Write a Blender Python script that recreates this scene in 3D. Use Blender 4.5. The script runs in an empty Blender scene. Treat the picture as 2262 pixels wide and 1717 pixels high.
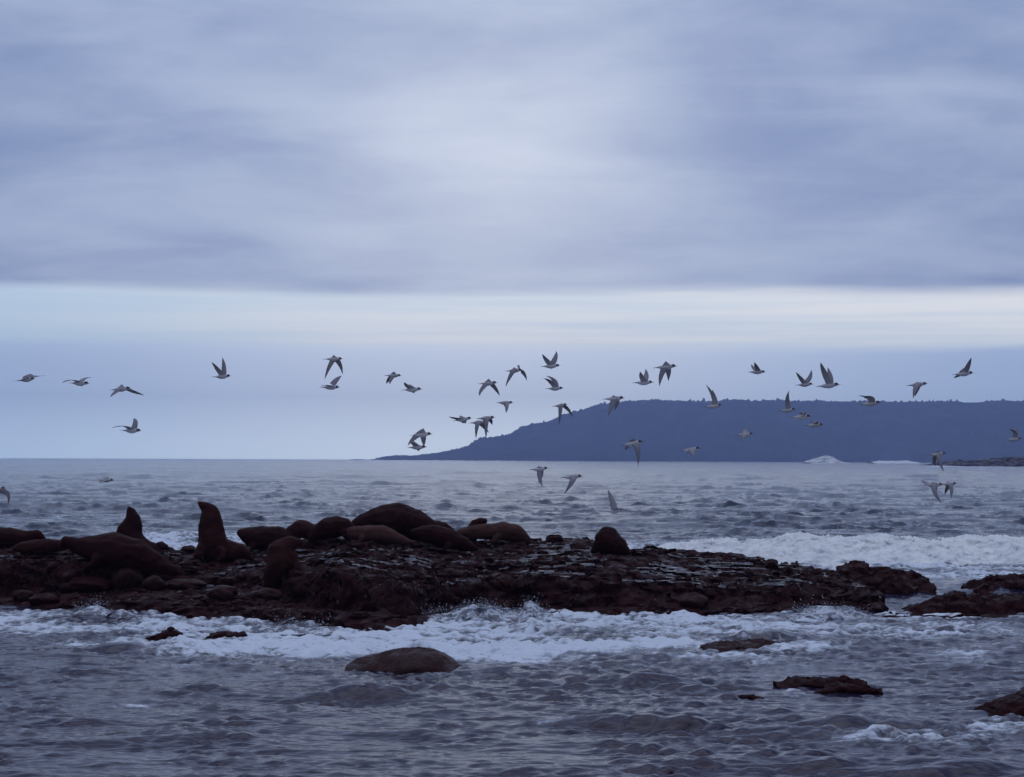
import bpy, bmesh, math, random
import numpy as np
from mathutils import Vector, Matrix, Euler

random.seed(7)
rng = np.random.default_rng(11)
scene = bpy.context.scene
COL = scene.collection

# ------------------------------------------------------------------ camera
W, H = 2262.0, 1717.0          # units of the photograph
F = 4100.0                     # focal length in those units
CAMH = 3.4
PITCH = math.atan(156.0 / F)
ROLL = math.radians(-0.215)
cam_d = bpy.data.cameras.new('camera')
cam = bpy.data.objects.new('camera', cam_d)
COL.objects.link(cam)
cam_d.sensor_width = 36.0
cam_d.lens = 36.0 * F / W
cam_d.clip_start = 0.1
cam_d.clip_end = 60000
CM = Matrix.Rotation(math.pi / 2 + PITCH, 4, 'X') @ Matrix.Rotation(-ROLL, 4, 'Z')
cam.matrix_world = Matrix.Translation((0, 0, CAMH)) @ CM
scene.camera = cam
CR = np.array(CM.to_3x3())


def ray(sx, sy):
    v = CR @ np.array([(sx - W / 2) / F, -(sy - H / 2) / F, -1.0])
    return v / v[1]            # y component is 1


def P(sx, sy, d):
    """world point seen at (sx, sy) at distance d along Y"""
    r = ray(sx, sy) * d
    return np.array([r[0], d, CAMH + r[2]])


def yh(sx):                    # horizon line
    lo, hi = 900.0, 1100.0
    for _ in range(30):
        m = (lo + hi) / 2
        if ray(sx, m)[2] > 0:
            lo = m
        else:
            hi = m
    return lo


YH0, YH1 = yh(0), yh(W)


def horizon(sx):
    return YH0 + (YH1 - YH0) * np.asarray(sx) / W


def to_px(x, d, z=0.0):
    """picture column and row of world points (arrays)"""
    p = np.stack([x, d, z - CAMH + 0 * x], -1) @ CR
    return W / 2 - F * p[..., 0] / p[..., 2], H / 2 + F * p[..., 1] / p[..., 2]


# ------------------------------------------------------------------ world
SUN_EL, SUN_AZ = math.radians(86.0), math.radians(-0.6)
world = bpy.data.worlds.new('World')
scene.world = world
world.use_nodes = True
wt = world.node_tree
for n in list(wt.nodes):
    wt.nodes.remove(n)


class NT:
    """small helper for node trees"""
    def __init__(self, tree):
        self.t = tree

    def n(self, typ, **kw):
        nd = self.t.nodes.new(typ)
        for k, v in kw.items():
            setattr(nd, k, v)
        return nd

    def link(self, a, b):
        self.t.links.new(a, b)

    def put(self, sock, v):
        if isinstance(v, bpy.types.NodeSocket):
            self.link(v, sock)
        else:
            sock.default_value = v

    def m(self, op, a, b=0.0, c=None, clamp=False):
        nd = self.n('ShaderNodeMath', operation=op, use_clamp=clamp)
        self.put(nd.inputs[0], a)
        self.put(nd.inputs[1], b)
        if c is not None:
            self.put(nd.inputs[2], c)
        return nd.outputs[0]

    def sstep(self, v, lo, hi, a=0.0, b=1.0):
        nd = self.n('ShaderNodeMapRange', interpolation_type='SMOOTHSTEP')
        self.put(nd.inputs['Value'], v)
        nd.inputs['From Min'].default_value = lo
        nd.inputs['From Max'].default_value = hi
        nd.inputs['To Min'].default_value = a
        nd.inputs['To Max'].default_value = b
        return nd.outputs['Result']

    def mix(self, f, a, b):
        nd = self.n('ShaderNodeMix', data_type='RGBA')
        self.put(nd.inputs[0], f)
        self.put(nd.inputs[6], a)
        self.put(nd.inputs[7], b)
        return nd.outputs[2]

    def noise(self, vec, scale, detail=4.0, rough=0.5, dist=0.0):
        nd = self.n('ShaderNodeTexNoise')
        self.put(nd.inputs['Vector'], vec)
        nd.inputs['Scale'].default_value = scale
        nd.inputs['Detail'].default_value = detail
        nd.inputs['Roughness'].default_value = rough
        nd.inputs['Distortion'].default_value = dist
        return nd.outputs['Fac']

    def comb(self, x, y, z):
        nd = self.n('ShaderNodeCombineXYZ')
        self.put(nd.inputs[0], x)
        self.put(nd.inputs[1], y)
        self.put(nd.inputs[2], z)
        return nd.outputs[0]


def rgb(r, g, b):
    f = lambda c: ((c / 255 + 0.055) / 1.055) ** 2.4 if c > 10 else c / 255 / 12.92
    return (f(r), f(g), f(b), 1.0)


w = NT(wt)
tc = w.n('ShaderNodeTexCoord')
sep = w.n('ShaderNodeSeparateXYZ')
w.link(tc.outputs['Generated'], sep.inputs[0])
X, Y, Z = sep.outputs
zc = w.m('MAXIMUM', Z, 0.0)
zz = w.m('ADD', zc, 0.19)
deckv = w.comb(w.m('DIVIDE', X, zz), w.m('DIVIDE', Y, zz), 0.0)
n1 = w.noise(deckv, 1.7, 6, 0.52, 0.5)
mapn = w.n('ShaderNodeMapping')
mapn.inputs['Rotation'].default_value = (0, 0, math.radians(24))
mapn.inputs['Scale'].default_value = (1.0, 1.9, 1)
w.link(deckv, mapn.inputs['Vector'])
n2 = w.noise(mapn.outputs[0], 1.9, 7, 0.58, 0.4)
# angular terms round the veiled sun
sd = (math.sin(SUN_AZ) * math.cos(math.radians(8)), math.cos(SUN_AZ) * math.cos(math.radians(8)), math.sin(math.radians(8)))
dt = w.n('ShaderNodeVectorMath', operation='DOT_PRODUCT')
w.link(tc.outputs['Generated'], dt.inputs[0])
dt.inputs[1].default_value = sd
dot = w.m('MAXIMUM', dt.outputs['Value'], 0.0)
glow_w = w.m('POWER', dot, 45.0)
glow_n = w.m('POWER', dot, 260.0)
broad = w.m('POWER', w.m('MULTIPLY_ADD', dt.outputs['Value'], 0.5, 0.5), 4.0)
n3 = w.noise(w.comb(w.m('MULTIPLY', X, 0.7), Y, w.m('MULTIPLY', Z, 1.5)), 9.0, 6, 0.6, 0.6)
cl = w.m('ADD', w.m('MULTIPLY', n1, 0.42), w.m('MULTIPLY_ADD', n2, 0.38, w.m('MULTIPLY', n3, 0.20)))
cl = w.sstep(cl, 0.36, 0.64)
deck_dark = rgb(132, 149, 189)
deck_lite = rgb(176, 190, 216)
deck = w.mix(cl, deck_dark, deck_lite)
glc = w.m('MULTIPLY_ADD', cl, 0.35, 0.65)
deck = w.mix(w.m('MULTIPLY', glc, w.m('MULTIPLY_ADD', glow_n, 0.95, w.m('MULTIPLY', glow_w, 0.18)), clamp=True), deck, rgb(220, 227, 240))
dimv = w.m('MULTIPLY_ADD', broad, 0.62, 0.42)
vm = w.n('ShaderNodeVectorMath', operation='SCALE')
w.link(deck, vm.inputs[0])
w.link(dimv, vm.inputs['Scale'])
deck = vm.outputs[0]
# clear strip under the deck and the blue air below it
edge_n = w.noise(w.comb(w.m('MULTIPLY', X, 3.0), w.m('MULTIPLY', Z, 40.0), Y), 2.0, 3, 0.5)
ze = w.m('ADD', w.m('ADD', Z, w.m('MULTIPLY', X, -0.0)), w.m('MULTIPLY_ADD', edge_n, 0.011, -0.0055))
strip_n = w.noise(w.comb(w.m('MULTIPLY', X, 2.0), w.m('MULTIPLY', Z, 60.0), 3.0), 2.2, 3, 0.5)
strip = w.mix(w.sstep(strip_n, 0.35, 0.65), (0.80, 0.90, 0.98, 1), (1.0, 1.02, 1.02, 1))
strip = w.mix(w.sstep(X, -0.36, 0.0, 1.0, 0.0), strip, (0.58, 0.76, 0.92, 1))
low_l = w.mix(w.sstep(Z, 0.0, 0.055), (0.85, 1.15, 1.45, 1), (0.44, 0.60, 0.86, 1))
low_c = w.mix(w.sstep(Z, 0.0, 0.055), (1.65, 1.75, 1.75, 1), (0.92, 1.00, 1.12, 1))
low = w.mix(glow_w, low_l, low_c)
below = w.mix(w.sstep(ze, 0.0570, 0.0640), low, strip)
sky = w.mix(w.sstep(ze, 0.0850, 0.0945), below, deck)
sea_dim = w.mix(w.sstep(Z, -0.05, 0.0), (0.05, 0.055, 0.09, 1), sky)
bg = w.n('ShaderNodeBackground')
w.link(sea_dim, bg.inputs['Color'])
bg.inputs['Strength'].default_value = 1.0
nish = w.n('ShaderNodeTexSky')
nish.sky_type = 'NISHITA'
nish.sun_disc = False
nish.sun_elevation = SUN_EL
nish.sun_rotation = SUN_AZ
nbg = w.n('ShaderNodeBackground')
w.link(nish.outputs[0], nbg.inputs['Color'])
nbg.inputs['Strength'].default_value = 0.06
mixs = w.n('ShaderNodeMixShader')
mixs.inputs[0].default_value = 0.95       # cloud cover
w.link(nbg.outputs[0], mixs.inputs[1])
w.link(bg.outputs[0], mixs.inputs[2])
wo = w.n('ShaderNodeOutputWorld')
w.link(mixs.outputs[0], wo.inputs['Surface'])

sun_d = bpy.data.lights.new('sun', 'SUN')
sun_d.energy = 0.85
sun_d.angle = math.radians(70)
sun_d.color = (0.84, 0.88, 1.0)
sun = bpy.data.objects.new('sun', sun_d)
COL.objects.link(sun)
sdir = Vector((math.sin(SUN_AZ) * math.cos(SUN_EL), math.cos(SUN_AZ) * math.cos(SUN_EL), math.sin(SUN_EL)))
sun.rotation_euler = sdir.to_track_quat('Z', 'Y').to_euler()

scene.view_settings.view_transform = 'Standard'
scene.view_settings.look = 'None'
scene.view_settings.exposure = 0.08
scene.view_settings.gamma = 1.0
scene.view_settings.use_curve_mapping = False
scene.render.engine = 'CYCLES'
scene.cycles.use_denoising = True
scene.cycles.max_bounces = 6
scene.cycles.volume_bounces = 1
scene.cycles.sample_clamp_indirect = 4.0


# ------------------------------------------------------------------ helpers
def tag(o, label=None, cat=None, group=None, kind=None):
    if label: o['label'] = label
    if cat: o['category'] = cat
    if group: o['group'] = group
    if kind: o['kind'] = kind
    return o


def link_mesh(name, me, parent=None):
    o = bpy.data.objects.new(name, me)
    COL.objects.link(o)
    if parent is not None:
        o.parent = parent
    return o


def mesh_from(name, verts, faces, smooth=True, mat=None):
    verts = np.asarray(verts, dtype=np.float32)
    me = bpy.data.meshes.new(name)
    if isinstance(faces, np.ndarray):
        nf, k = faces.shape
        me.vertices.add(len(verts))
        me.vertices.foreach_set('co', verts.ravel())
        me.loops.add(nf * k)
        me.loops.foreach_set('vertex_index', faces.ravel().astype(np.int32))
        me.polygons.add(nf)
        me.polygons.foreach_set('loop_start', np.arange(0, nf * k, k, dtype=np.int32))
        me.update(calc_edges=True)
        me.validate()
    else:
        me.from_pydata([tuple(v) for v in verts], [], faces)
    if smooth:
        me.polygons.foreach_set('use_smooth', np.ones(len(me.polygons), dtype=bool))
    if mat:
        me.materials.append(mat)
    return me


def grid_faces(nr, nc, keep=None):
    idx = np.arange(nr * nc).reshape(nr, nc)
    f = np.stack([idx[:-1, :-1], idx[:-1, 1:], idx[1:, 1:], idx[1:, :-1]], -1).reshape(-1, 4)
    if keep is not None:
        k = keep.reshape(-1)
        f = f[k[f].any(1)]
    return f


def compact(verts, faces):
    used = np.unique(faces)
    remap = -np.ones(len(verts), dtype=np.int64)
    remap[used] = np.arange(len(used))
    return verts[used], remap[faces]


class Tile:
    """periodic random field, unit rms, sampled bilinearly"""
    def __init__(self, n, L, amp, seed, derivs=False):
        r = np.random.default_rng(seed)
        k = 2 * np.pi * np.fft.fftfreq(n, L / n)
        kx, ky = np.meshgrid(k, k)
        kk = np.hypot(kx, ky)
        kk[0, 0] = 1
        A = amp(kx, ky, kk)
        A[0, 0] = 0
        spec = (r.standard_normal((n, n)) + 1j * r.standard_normal((n, n))) * A
        h = np.fft.ifft2(spec)
        s = h.real.std()
        self.h = (h.real / s).astype(np.float32)
        self.n, self.L = n, L
        self.extra = []
        if derivs:
            for q in (kx / kk, ky / kk):
                self.extra.append((np.fft.ifft2(1j * spec * q).real / s).astype(np.float32))

    def samp(self, x, y, a=None):
        a = self.h if a is None else a
        u = np.asarray(x) * (self.n / self.L)
        v = np.asarray(y) * (self.n / self.L)
        iu = np.floor(u); iv = np.floor(v)
        fu = u - iu; fv = v - iv
        iu = iu.astype(np.int64) % self.n; iv = iv.astype(np.int64) % self.n
        ju = (iu + 1) % self.n; jv = (iv + 1) % self.n
        return ((a[iv, iu] * (1 - fu) + a[iv, ju] * fu) * (1 - fv) + (a[jv, iu] * (1 - fu) + a[jv, ju] * fu) * fv)


def band(lo, hi, slope=2.0):
    def f(kx, ky, kk):
        lam = 2 * np.pi / kk
        return kk ** (-slope) * np.exp(-(lam / hi) ** 2) * np.exp(-(lo / lam) ** 2)
    return f


def waves(lo, hi, slope, ang, power):
    b = band(lo, hi, slope)
    def f(kx, ky, kk):
        c = np.abs(kx * math.cos(ang) + ky * math.sin(ang)) / kk
        return b(kx, ky, kk) * (0.12 + c ** power)
    return f


T_big = Tile(512, 40.0, band(0.8, 5.0, 1.6), 1)
T_mid = Tile(512, 17.0, band(0.18, 1.6, 1.5), 2)
T_fin = Tile(512, 5.3, band(0.04, 0.45, 1.3), 3)
T_foam = Tile(1024, 37.0, band(0.10, 2.2, 1.25), 4)
T_foam2 = Tile(512, 63.0, band(0.8, 9.0, 1.5), 5)
T_foam3 = Tile(512, 9.1, band(0.05, 0.5, 1.0), 6)


def sm(a, b, x):
    t = np.clip((x - a) / (b - a), 0, 1)
    return t * t * (3 - 2 * t)


# ------------------------------------------------------------------ materials
def material(name):
    m = bpy.data.materials.new(name)
    m.use_nodes = True
    for n in list(m.node_tree.nodes):
        m.node_tree.nodes.remove(n)
    t = NT(m.node_tree)
    out = t.n('ShaderNodeOutputMaterial')
    b = t.n('ShaderNodeBsdfPrincipled')
    t.link(b.outputs[0], out.inputs['Surface'])
    pos = t.n('ShaderNodeNewGeometry').outputs['Position']
    return m, t, b, pos


def bump(t, b, h, strength, dist):
    bn = t.n('ShaderNodeBump')
    bn.inputs['Strength'].default_value = strength
    bn.inputs['Distance'].default_value = dist
    t.put(bn.inputs['Height'], h)
    t.link(bn.outputs[0], b.inputs['Normal'])


def make_rock(name, dark, lite, pale, wet=0.55, pale_amt=0.66):
    m, t, b, pos = material(name)
    n_a = t.noise(pos, 1.1, 6, 0.6)
    n_b = t.noise(pos, 6.5, 6, 0.65)
    col = t.mix(t.sstep(n_b, 0.35, 0.7), dark, lite)
    col = t.mix(t.m('MULTIPLY', t.sstep(n_a, 0.4, 0.7), 0.6), col, tuple(c * 0.55 for c in dark[:3]) + (1,))
    sp = t.noise(pos, 9.0, 3, 0.6, 0.6)
    col = t.mix(t.m('MULTIPLY', t.sstep(sp, pale_amt, pale_amt + 0.07), 0.7), col, pale)
    t.link(col, b.inputs['Base Color'])
    ro = t.sstep(t.noise(pos, 2.3, 4, 0.6), 0.38, 0.62, 0.30, 0.85)
    t.link(ro, b.inputs['Roughness'])
    b.inputs['Specular IOR Level'].default_value = wet
    hgt = t.m('ADD', t.noise(pos, 14.0, 6, 0.7), t.m('MULTIPLY', t.noise(pos, 55.0, 3, 0.6), 0.25))
    bump(t, b, hgt, 0.9, 0.05)
    return m


M_rock = make_rock('wet_reef_rock', (0.023, 0.0036, 0.0052, 1), (0.041, 0.0105, 0.0145, 1), (0.26, 0.15, 0.17, 1), 0.09, 0.65)
M_rock2 = make_rock('red_weed_rock', (0.024, 0.0036, 0.0048, 1), (0.042, 0.010, 0.012, 1), (0.2, 0.11, 0.10, 1), 0.08, 0.72)
M_boulder = make_rock('smooth_boulder', (0.032, 0.0075, 0.009, 1), (0.052, 0.018, 0.020, 1), (0.16, 0.09, 0.09, 1), 0.15, 0.74)
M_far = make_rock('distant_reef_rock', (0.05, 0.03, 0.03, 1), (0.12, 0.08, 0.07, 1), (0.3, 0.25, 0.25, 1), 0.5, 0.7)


m, t, b, pos = material('pool_water')
t.link(t.mix(t.noise(pos, 2.0, 3), (0.02, 0.012, 0.016, 1), (0.05, 0.03, 0.035, 1)), b.inputs['Base Color'])
b.inputs['Roughness'].default_value = 0.16
b.inputs['IOR'].default_value = 1.333
bump(t, b, t.noise(pos, 5.0, 4), 0.7, 0.04)
M_pool = m


def make_fur(name, dark, lite):
    m, t, b, pos = material(name)
    mp = t.n('ShaderNodeMapping')
    mp.inputs['Scale'].default_value = (1.0, 1.0, 2.2)
    t.link(pos, mp.inputs['Vector'])
    n_a = t.noise(mp.outputs[0], 3.0, 5, 0.6)
    col = t.mix(t.sstep(n_a, 0.3, 0.7), dark, lite)
    t.link(col, b.inputs['Base Color'])
    b.inputs['Roughness'].default_value = 0.6
    b.inputs['Specular IOR Level'].default_value = 0.07
    b.inputs['Sheen Weight'].default_value = 0.0
    b.inputs['Sheen Roughness'].default_value = 0.5
    bump(t, b, t.noise(pos, 60.0, 3, 0.7), 0.35, 0.01)
    return m


M_fur_dark = make_fur('dark_fur', (0.020, 0.0032, 0.0042, 1), (0.030, 0.0068, 0.0075, 1))
M_fur_mid = make_fur('brown_fur', (0.028, 0.0065, 0.0068, 1), (0.044, 0.014, 0.0125, 1))
M_fur_lite = make_fur('pale_brown_fur', (0.048, 0.019, 0.018, 1), (0.090, 0.041, 0.036, 1))
m, t, b, pos = material('seal_eye')
b.inputs['Base Color'].default_value = (0.01, 0.008, 0.008, 1)
b.inputs['Roughness'].default_value = 0.1
t.link(t.mix(t.noise(pos, 30), (0.008, 0.006, 0.006, 1), (0.014, 0.01, 0.01, 1)), b.inputs['Base Color'])
M_eye = m

FOAM_COL = (0.70, 0.77, 0.90, 1)


def make_sea():
    m, t, b, pos = material('sea_water')
    at = t.n('ShaderNodeAttribute')
    at.attribute_name = 'foam'
    fo = at.outputs['Fac']
    mp = t.n('ShaderNodeMapping')
    mp.inputs['Scale'].default_value = (0.55, 1.0, 1.0)
    t.link(pos, mp.inputs['Vector'])
    nz = t.noise(mp.outputs[0], 4.5, 6, 0.65, 0.6)
    nzf = t.noise(mp.outputs[0], 15.0, 4, 0.65, 0.8)
    nn_ = t.m('ADD', t.m('MULTIPLY_ADD', nz, 1.9, -0.98), t.m('MULTIPLY_ADD', nzf, 1.1, -0.55))
    msk = t.sstep(t.m('ADD', fo, t.m('MULTIPLY', nn_, t.sstep(fo, 0.0, 0.2))), 0.26, 1.05)
    turb = t.noise(pos, 0.12, 3, 0.5)
    base = t.mix(turb, (0.013, 0.010, 0.038, 1), (0.022, 0.010, 0.036, 1))
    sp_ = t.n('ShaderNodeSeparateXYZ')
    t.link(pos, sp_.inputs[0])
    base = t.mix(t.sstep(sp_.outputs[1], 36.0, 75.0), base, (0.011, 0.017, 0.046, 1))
    aer = t.mix(t.m('MULTIPLY', fo, 0.75, clamp=True), base, (0.20, 0.22, 0.28, 1))
    col = t.mix(msk, aer, FOAM_COL)
    t.link(col, b.inputs['Base Color'])
    t.link(t.m('MULTIPLY_ADD', msk, 0.62, 0.13), b.inputs['Roughness'])
    b.inputs['IOR'].default_value = 1.333
    t.link(t.m('MULTIPLY_ADD', msk, -0.3, 0.5), b.inputs['Specular IOR Level'])
    mp2 = t.n('ShaderNodeMapping')
    mp2.inputs['Scale'].default_value = (0.6, 1.0, 1.0)
    t.link(pos, mp2.inputs['Vector'])
    hb = t.m('ADD', t.noise(mp2.outputs[0], 5.0, 4, 0.6), t.m('MULTIPLY', msk, t.noise(pos, 16.0, 4, 0.6)))
    mp3 = t.n('ShaderNodeMapping')
    mp3.inputs['Scale'].default_value = (0.4, 1.0, 1.0)
    t.link(pos, mp3.inputs['Vector'])
    b1 = t.n('ShaderNodeBump')
    b1.inputs['Strength'].default_value = 0.6
    b1.inputs['Distance'].default_value = 0.30
    t.link(t.noise(mp3.outputs[0], 0.55, 5, 0.6), b1.inputs['Height'])
    bump(t, b, hb, 0.7, 0.020)
    bl = [n for n in t.t.nodes if n.type == 'BUMP' and n != b1][0]
    t.link(b1.outputs[0], bl.inputs['Normal'])
    return m


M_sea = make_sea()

m, t, b, pos = material('breaking_foam')
fn = t.noise(pos, 3.0, 6, 0.65, 0.5)
t.link(t.mix(t.sstep(fn, 0.3, 0.62), (0.66, 0.71, 0.78, 1), (0.9, 0.92, 0.95, 1)), b.inputs['Base Color'])
b.inputs['Roughness'].default_value = 0.8
bump(t, b, t.m('ADD', t.noise(pos, 7.0, 6, 0.65), t.noise(pos, 2.0, 3, 0.5)), 0.5, 0.06)
M_foam = m

m, t, b, pos = material('surge_water')
fn = t.noise(pos, 5.0, 6, 0.7, 0.8)
msk = t.sstep(fn, 0.44, 0.60)
t.link(t.mix(msk, (0.12, 0.12, 0.17, 1), FOAM_COL), b.inputs['Base Color'])
t.link(t.m('MULTIPLY_ADD', msk, 0.5, 0.25), b.inputs['Roughness'])
bump(t, b, t.noise(pos, 12.0, 6, 0.7), 0.8, 0.06)
M_surge = m

m, t, b, pos = material('headland_forest')
fn = t.noise(pos, 0.012, 6, 0.65)
t.link(t.mix(t.sstep(fn, 0.35, 0.65), (0.022, 0.028, 0.040, 1), (0.045, 0.052, 0.055, 1)), b.inputs['Base Color'])
b.inputs['Roughness'].default_value = 0.95
bump(t, b, t.noise(pos, 0.08, 5, 0.6), 0.8, 8.0)
M_hill = m

m, t, b, pos = material('tern_feathers')
va = t.n('ShaderNodeAttribute')
va.attribute_name = 'plumage'
nn = t.noise(pos, 40.0, 3, 0.6)
t.link(t.mix(t.m('MULTIPLY', nn, 0.35), va.outputs['Color'], (0.12, 0.11, 0.14, 1)), b.inputs['Base Color'])
b.inputs['Roughness'].default_value = 0.85
b.inputs['Specular IOR Level'].default_value = 0.2
M_bird = m
m, t, b, pos = material('tern_bill')
t.link(t.mix(t.noise(pos, 60.0), (0.16, 0.10, 0.04, 1), (0.24, 0.16, 0.07, 1)), b.inputs['Base Color'])
b.inputs['Roughness'].default_value = 0.5
M_bill = m

# ------------------------------------------------------------------ reef profile
# column: front waterline, lip of low shelf, depth of shelf, foot of main face, top of main face, crest distance, crest row
REEF = [
 (-420, 1332, 1326, 1.2, 1310, 1236, 51.0, 1190),
 (-150, 1332, 1326, 1.2, 1310, 1235, 51.0, 1188),
 (0,    1335, 1326, 1.5, 1308, 1233, 51.0, 1190),
 (150,  1342, 1333, 1.6, 1308, 1233, 51.0, 1194),
 (240,  1345, 1332, 2.4, 1302, 1238, 51.0, 1198),
 (330,  1352, 1330, 3.2, 1296, 1248, 51.0, 1207),
 (420,  1358, 1337, 3.8, 1290, 1262, 51.0, 1213),
 (520,  1361, 1340, 3.6, 1292, 1272, 51.0, 1203),
 (590,  1366, 1340, 3.4, 1296, 1276, 51.0, 1194),
 (640,  1372, 1346, 2.2, 1322, 1262, 51.0, 1190),
 (760,  1378, 1358, 1.2, 1344, 1258, 51.0, 1188),
 (850,  1384, 1372, 1.2, 1352, 1284, 51.0, 1189),
 (920,  1376, 1364, 1.0, 1350, 1290, 51.0, 1190),
 (980,  1352, 1345, 0.5, 1340, 1292, 51.3, 1193),
 (1060, 1336, 1330, 0.3, 1324, 1283, 51.5, 1193),
 (1130, 1336, 1330, 0.3, 1322, 1270, 51.6, 1191),
 (1200, 1345, 1338, 0.3, 1330, 1270, 51.8, 1190),
 (1300, 1348, 1340, 0.3, 1330, 1278, 52.0, 1193),
 (1385, 1347, 1340, 0.3, 1330, 1284, 52.0, 1206),
 (1400, 1347, 1340, 0.3, 1330, 1286, 52.0, 1200),
 (1440, 1347, 1340, 0.3, 1330, 1288, 52.0, 1200),
 (1480, 1347, 1340, 0.3, 1330, 1290, 51.8, 1212),
 (1580, 1346, 1338, 0.4, 1326, 1298, 51.4, 1222),
 (1650, 1343, 1336, 0.4, 1326, 1296, 51.0, 1228),
 (1690, 1341, 1334, 0.4, 1326, 1292, 50.6, 1232),
 (1715, 1340, 1333, 0.4, 1325, 1290, 50.2, 1244),
 (1760, 1338, 1330, 0.4, 1324, 1290, 49.8, 1245),
 (1800, 1335, 1328, 0.4, 1320, 1292, 49.4, 1247),
 (1835, 1334, 1327, 0.4, 1320, 1294, 48.8, 1258),
 (1880, 1336, 1328, 0.4, 1320, 1296, 47.4, 1278),
 (1920, 1342, 1332, 0.3, 1324, 1302, 45.6, 1296),
 (1948, 1348, 1340, 0.2, 1334, 1320, 43.8, 1318),
 (1960, 1352, 1351, 0.2, 1351, 1351, 43.2, 1351),
 (2100, 1356, 1362, 0.2, 1366, 1366, 43.2, 1366),
]
R = np.array(REEF, float)


def reef_base(x, d):
    """height of the reef before roughening, world x and distance d (arrays)"""
    sx = W / 2 + F * x / d
    g = [np.interp(sx, R[:, 0], R[:, i]) for i in range(1, 8)]
    h0 = horizon(sx)
    zz = lambda yy, dd: CAMH - dd * (yy - h0) / F
    yF, yA, wS, yS, yT, dB, yB = g
    d0 = CAMH * F / (yF - h0)
    d1 = d0 + 0.35
    d2 = d1 + wS
    d3 = d2 + 0.45
    z1 = zz(yA, d1); z2 = zz(yS, d2); z3 = zz(yT, d3); z4 = zz(yB, dB)
    d4 = np.maximum(dB, d3 + 0.3)
    pts_d = [d0 - 1.0, d0, d1, d2, d3, d4, d4 + 0.8, d4 + 2.0]
    pts_z = [-0.9 + 0 * d0, -0.02 + 0 * d0, z1, z2, z3, z4, z4 - 0.9, z4 - 2.2]
    z = np.full_like(d, -1.0)
    for i in range(7):
        a, bb = pts_d[i], pts_d[i + 1]
        t_ = np.clip((d - a) / np.maximum(bb - a, 1e-3), 0, 1)
        seg = (d >= a) & (d <= bb)
        z = np.where(seg, pts_z[i] + (pts_z[i + 1] - pts_z[i]) * t_, z)
    z = np.where(d > pts_d[-1], -1.5, z)
    mid = sm(0, 1, (d - d3) / np.maximum(d4 - d3, 0.1)) * sm(0, 1, (d4 - d) / np.maximum(d4 - d3, 0.1)) * 4
    return z, mid


def roughen(x, d, z, a_big=0.10, a_mid=0.10, a_fin=0.03, strata=0.10, tilt=(0.015, 0.03)):
    nb = T_big.samp(x, d)
    nm = 0.65 * T_mid.samp(x * 0.38, d * 0.9) + 0.5 * T_mid.samp(x * 0.8 + 3, d * 0.9 + 5)
    nf = T_fin.samp(x * 0.6, d)
    ridged = 0.8 - np.abs(nm)
    z = z + a_big * nb * 0.6 + a_mid * ridged * 0.55
    if strata > 0:
        q = (z + tilt[0] * x + tilt[1] * d + 0.02 * nb) / strata
        fr = q - np.floor(q)
        st = np.floor(q) + sm(0.72, 1.0, fr)
        z = (st - q) * strata * 0.8 + z
    return z + a_fin * nf * 0.6


def heightfield(name, xs, ds, zfun, mat, cut=-0.35, push=0.05, parent=None):
    Xg, Dg = np.meshgrid(xs, ds)
    Zg = zfun(Xg, Dg)
    keep = Zg > cut
    px = T_mid.samp(Xg * 1.0 + 5, Zg * 2.2 + Dg * 0.5) * push + T_fin.samp(Xg, Zg * 3 + 9) * push * 0.4
    pd = T_mid.samp(Xg * 1.1 + 11, Zg * 2.5 + 3) * push * 1.2
    V = np.stack([Xg + px, Dg + pd, Zg], -1).reshape(-1, 3)
    f = grid_faces(len(ds), len(xs), keep)
    V, f = compact(V, f)
    me = mesh_from(name, V, f, smooth=False, mat=mat)
    # soft where gentle, faceted where rough
    me.polygons.foreach_set('use_smooth', np.ones(len(me.polygons), dtype=bool))
    o = link_mesh(name, me, parent)
    return o


def reef_z(Xg, Dg):
    z, mid = reef_base(Xg, Dg)
    zr = roughen(Xg, Dg, z, 0.08, 0.12, 0.035, 0.10)
    hi = sm(0.1, 0.5, z)
    out = z + (zr - z) * (0.55 + 0.45 * hi)
    return out - 0.03


reef = heightfield('rock_reef', np.arange(-17.5, 11.2, 0.05), np.concatenate([np.arange(37.0, 46.5, 0.045), np.arange(46.5, 54.5, 0.07)]), reef_z, M_rock, push=0.06)
tag(reef, 'long low maroon brown rock reef with sea lions lying along its back edge', 'reef')


def surface_at(sx, sy, dlo=40.0, dhi=54.0):
    """distance at which the reef is seen at picture point (sx, sy)"""
    r = ray(sx, sy)
    ds = np.arange(dlo, dhi, 0.05)
    xs = r[0] * ds
    zs = CAMH + r[2] * ds
    zr = reef_z(xs, ds)
    hit = np.nonzero(zr >= zs)[0]
    return ds[hit[0]] if len(hit) else None


# shallow pools left on the flat parts of the reef
Xg, Dg = np.meshgrid(np.arange(-13.5, 11.0, 0.06), np.arange(42.0, 52.0, 0.07))
zb, _ = reef_base(Xg, Dg)
slope = np.abs(np.gradient(zb, axis=0)) / 0.07
zq = T_big.samp(Xg * 0.5 + 9, Dg * 0.5)
zp = np.floor(zb / 0.035) * 0.035 + 0.016 + 0.012 * np.round(zq * 1.5)
ok = (slope < 0.16) & (zb > 0.12) & (T_foam.samp(Xg * 0.5 + 4, Dg * 1.3) > 0.25)
Vp = np.stack([Xg, Dg, zp], -1).reshape(-1, 3)
idx = np.arange(Xg.size).reshape(Xg.shape)
fq = np.stack([idx[:-1, :-1], idx[:-1, 1:], idx[1:, 1:], idx[1:, :-1]], -1).reshape(-1, 4)
fq = fq[ok.reshape(-1)[fq].all(1)]
zr_ = reef_z(Xg, Dg).reshape(-1)
fq = fq[(zr_[fq] < Vp[:, 2][fq] + 0.03).any(1)]
Vp, fq = compact(Vp, fq)
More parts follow.
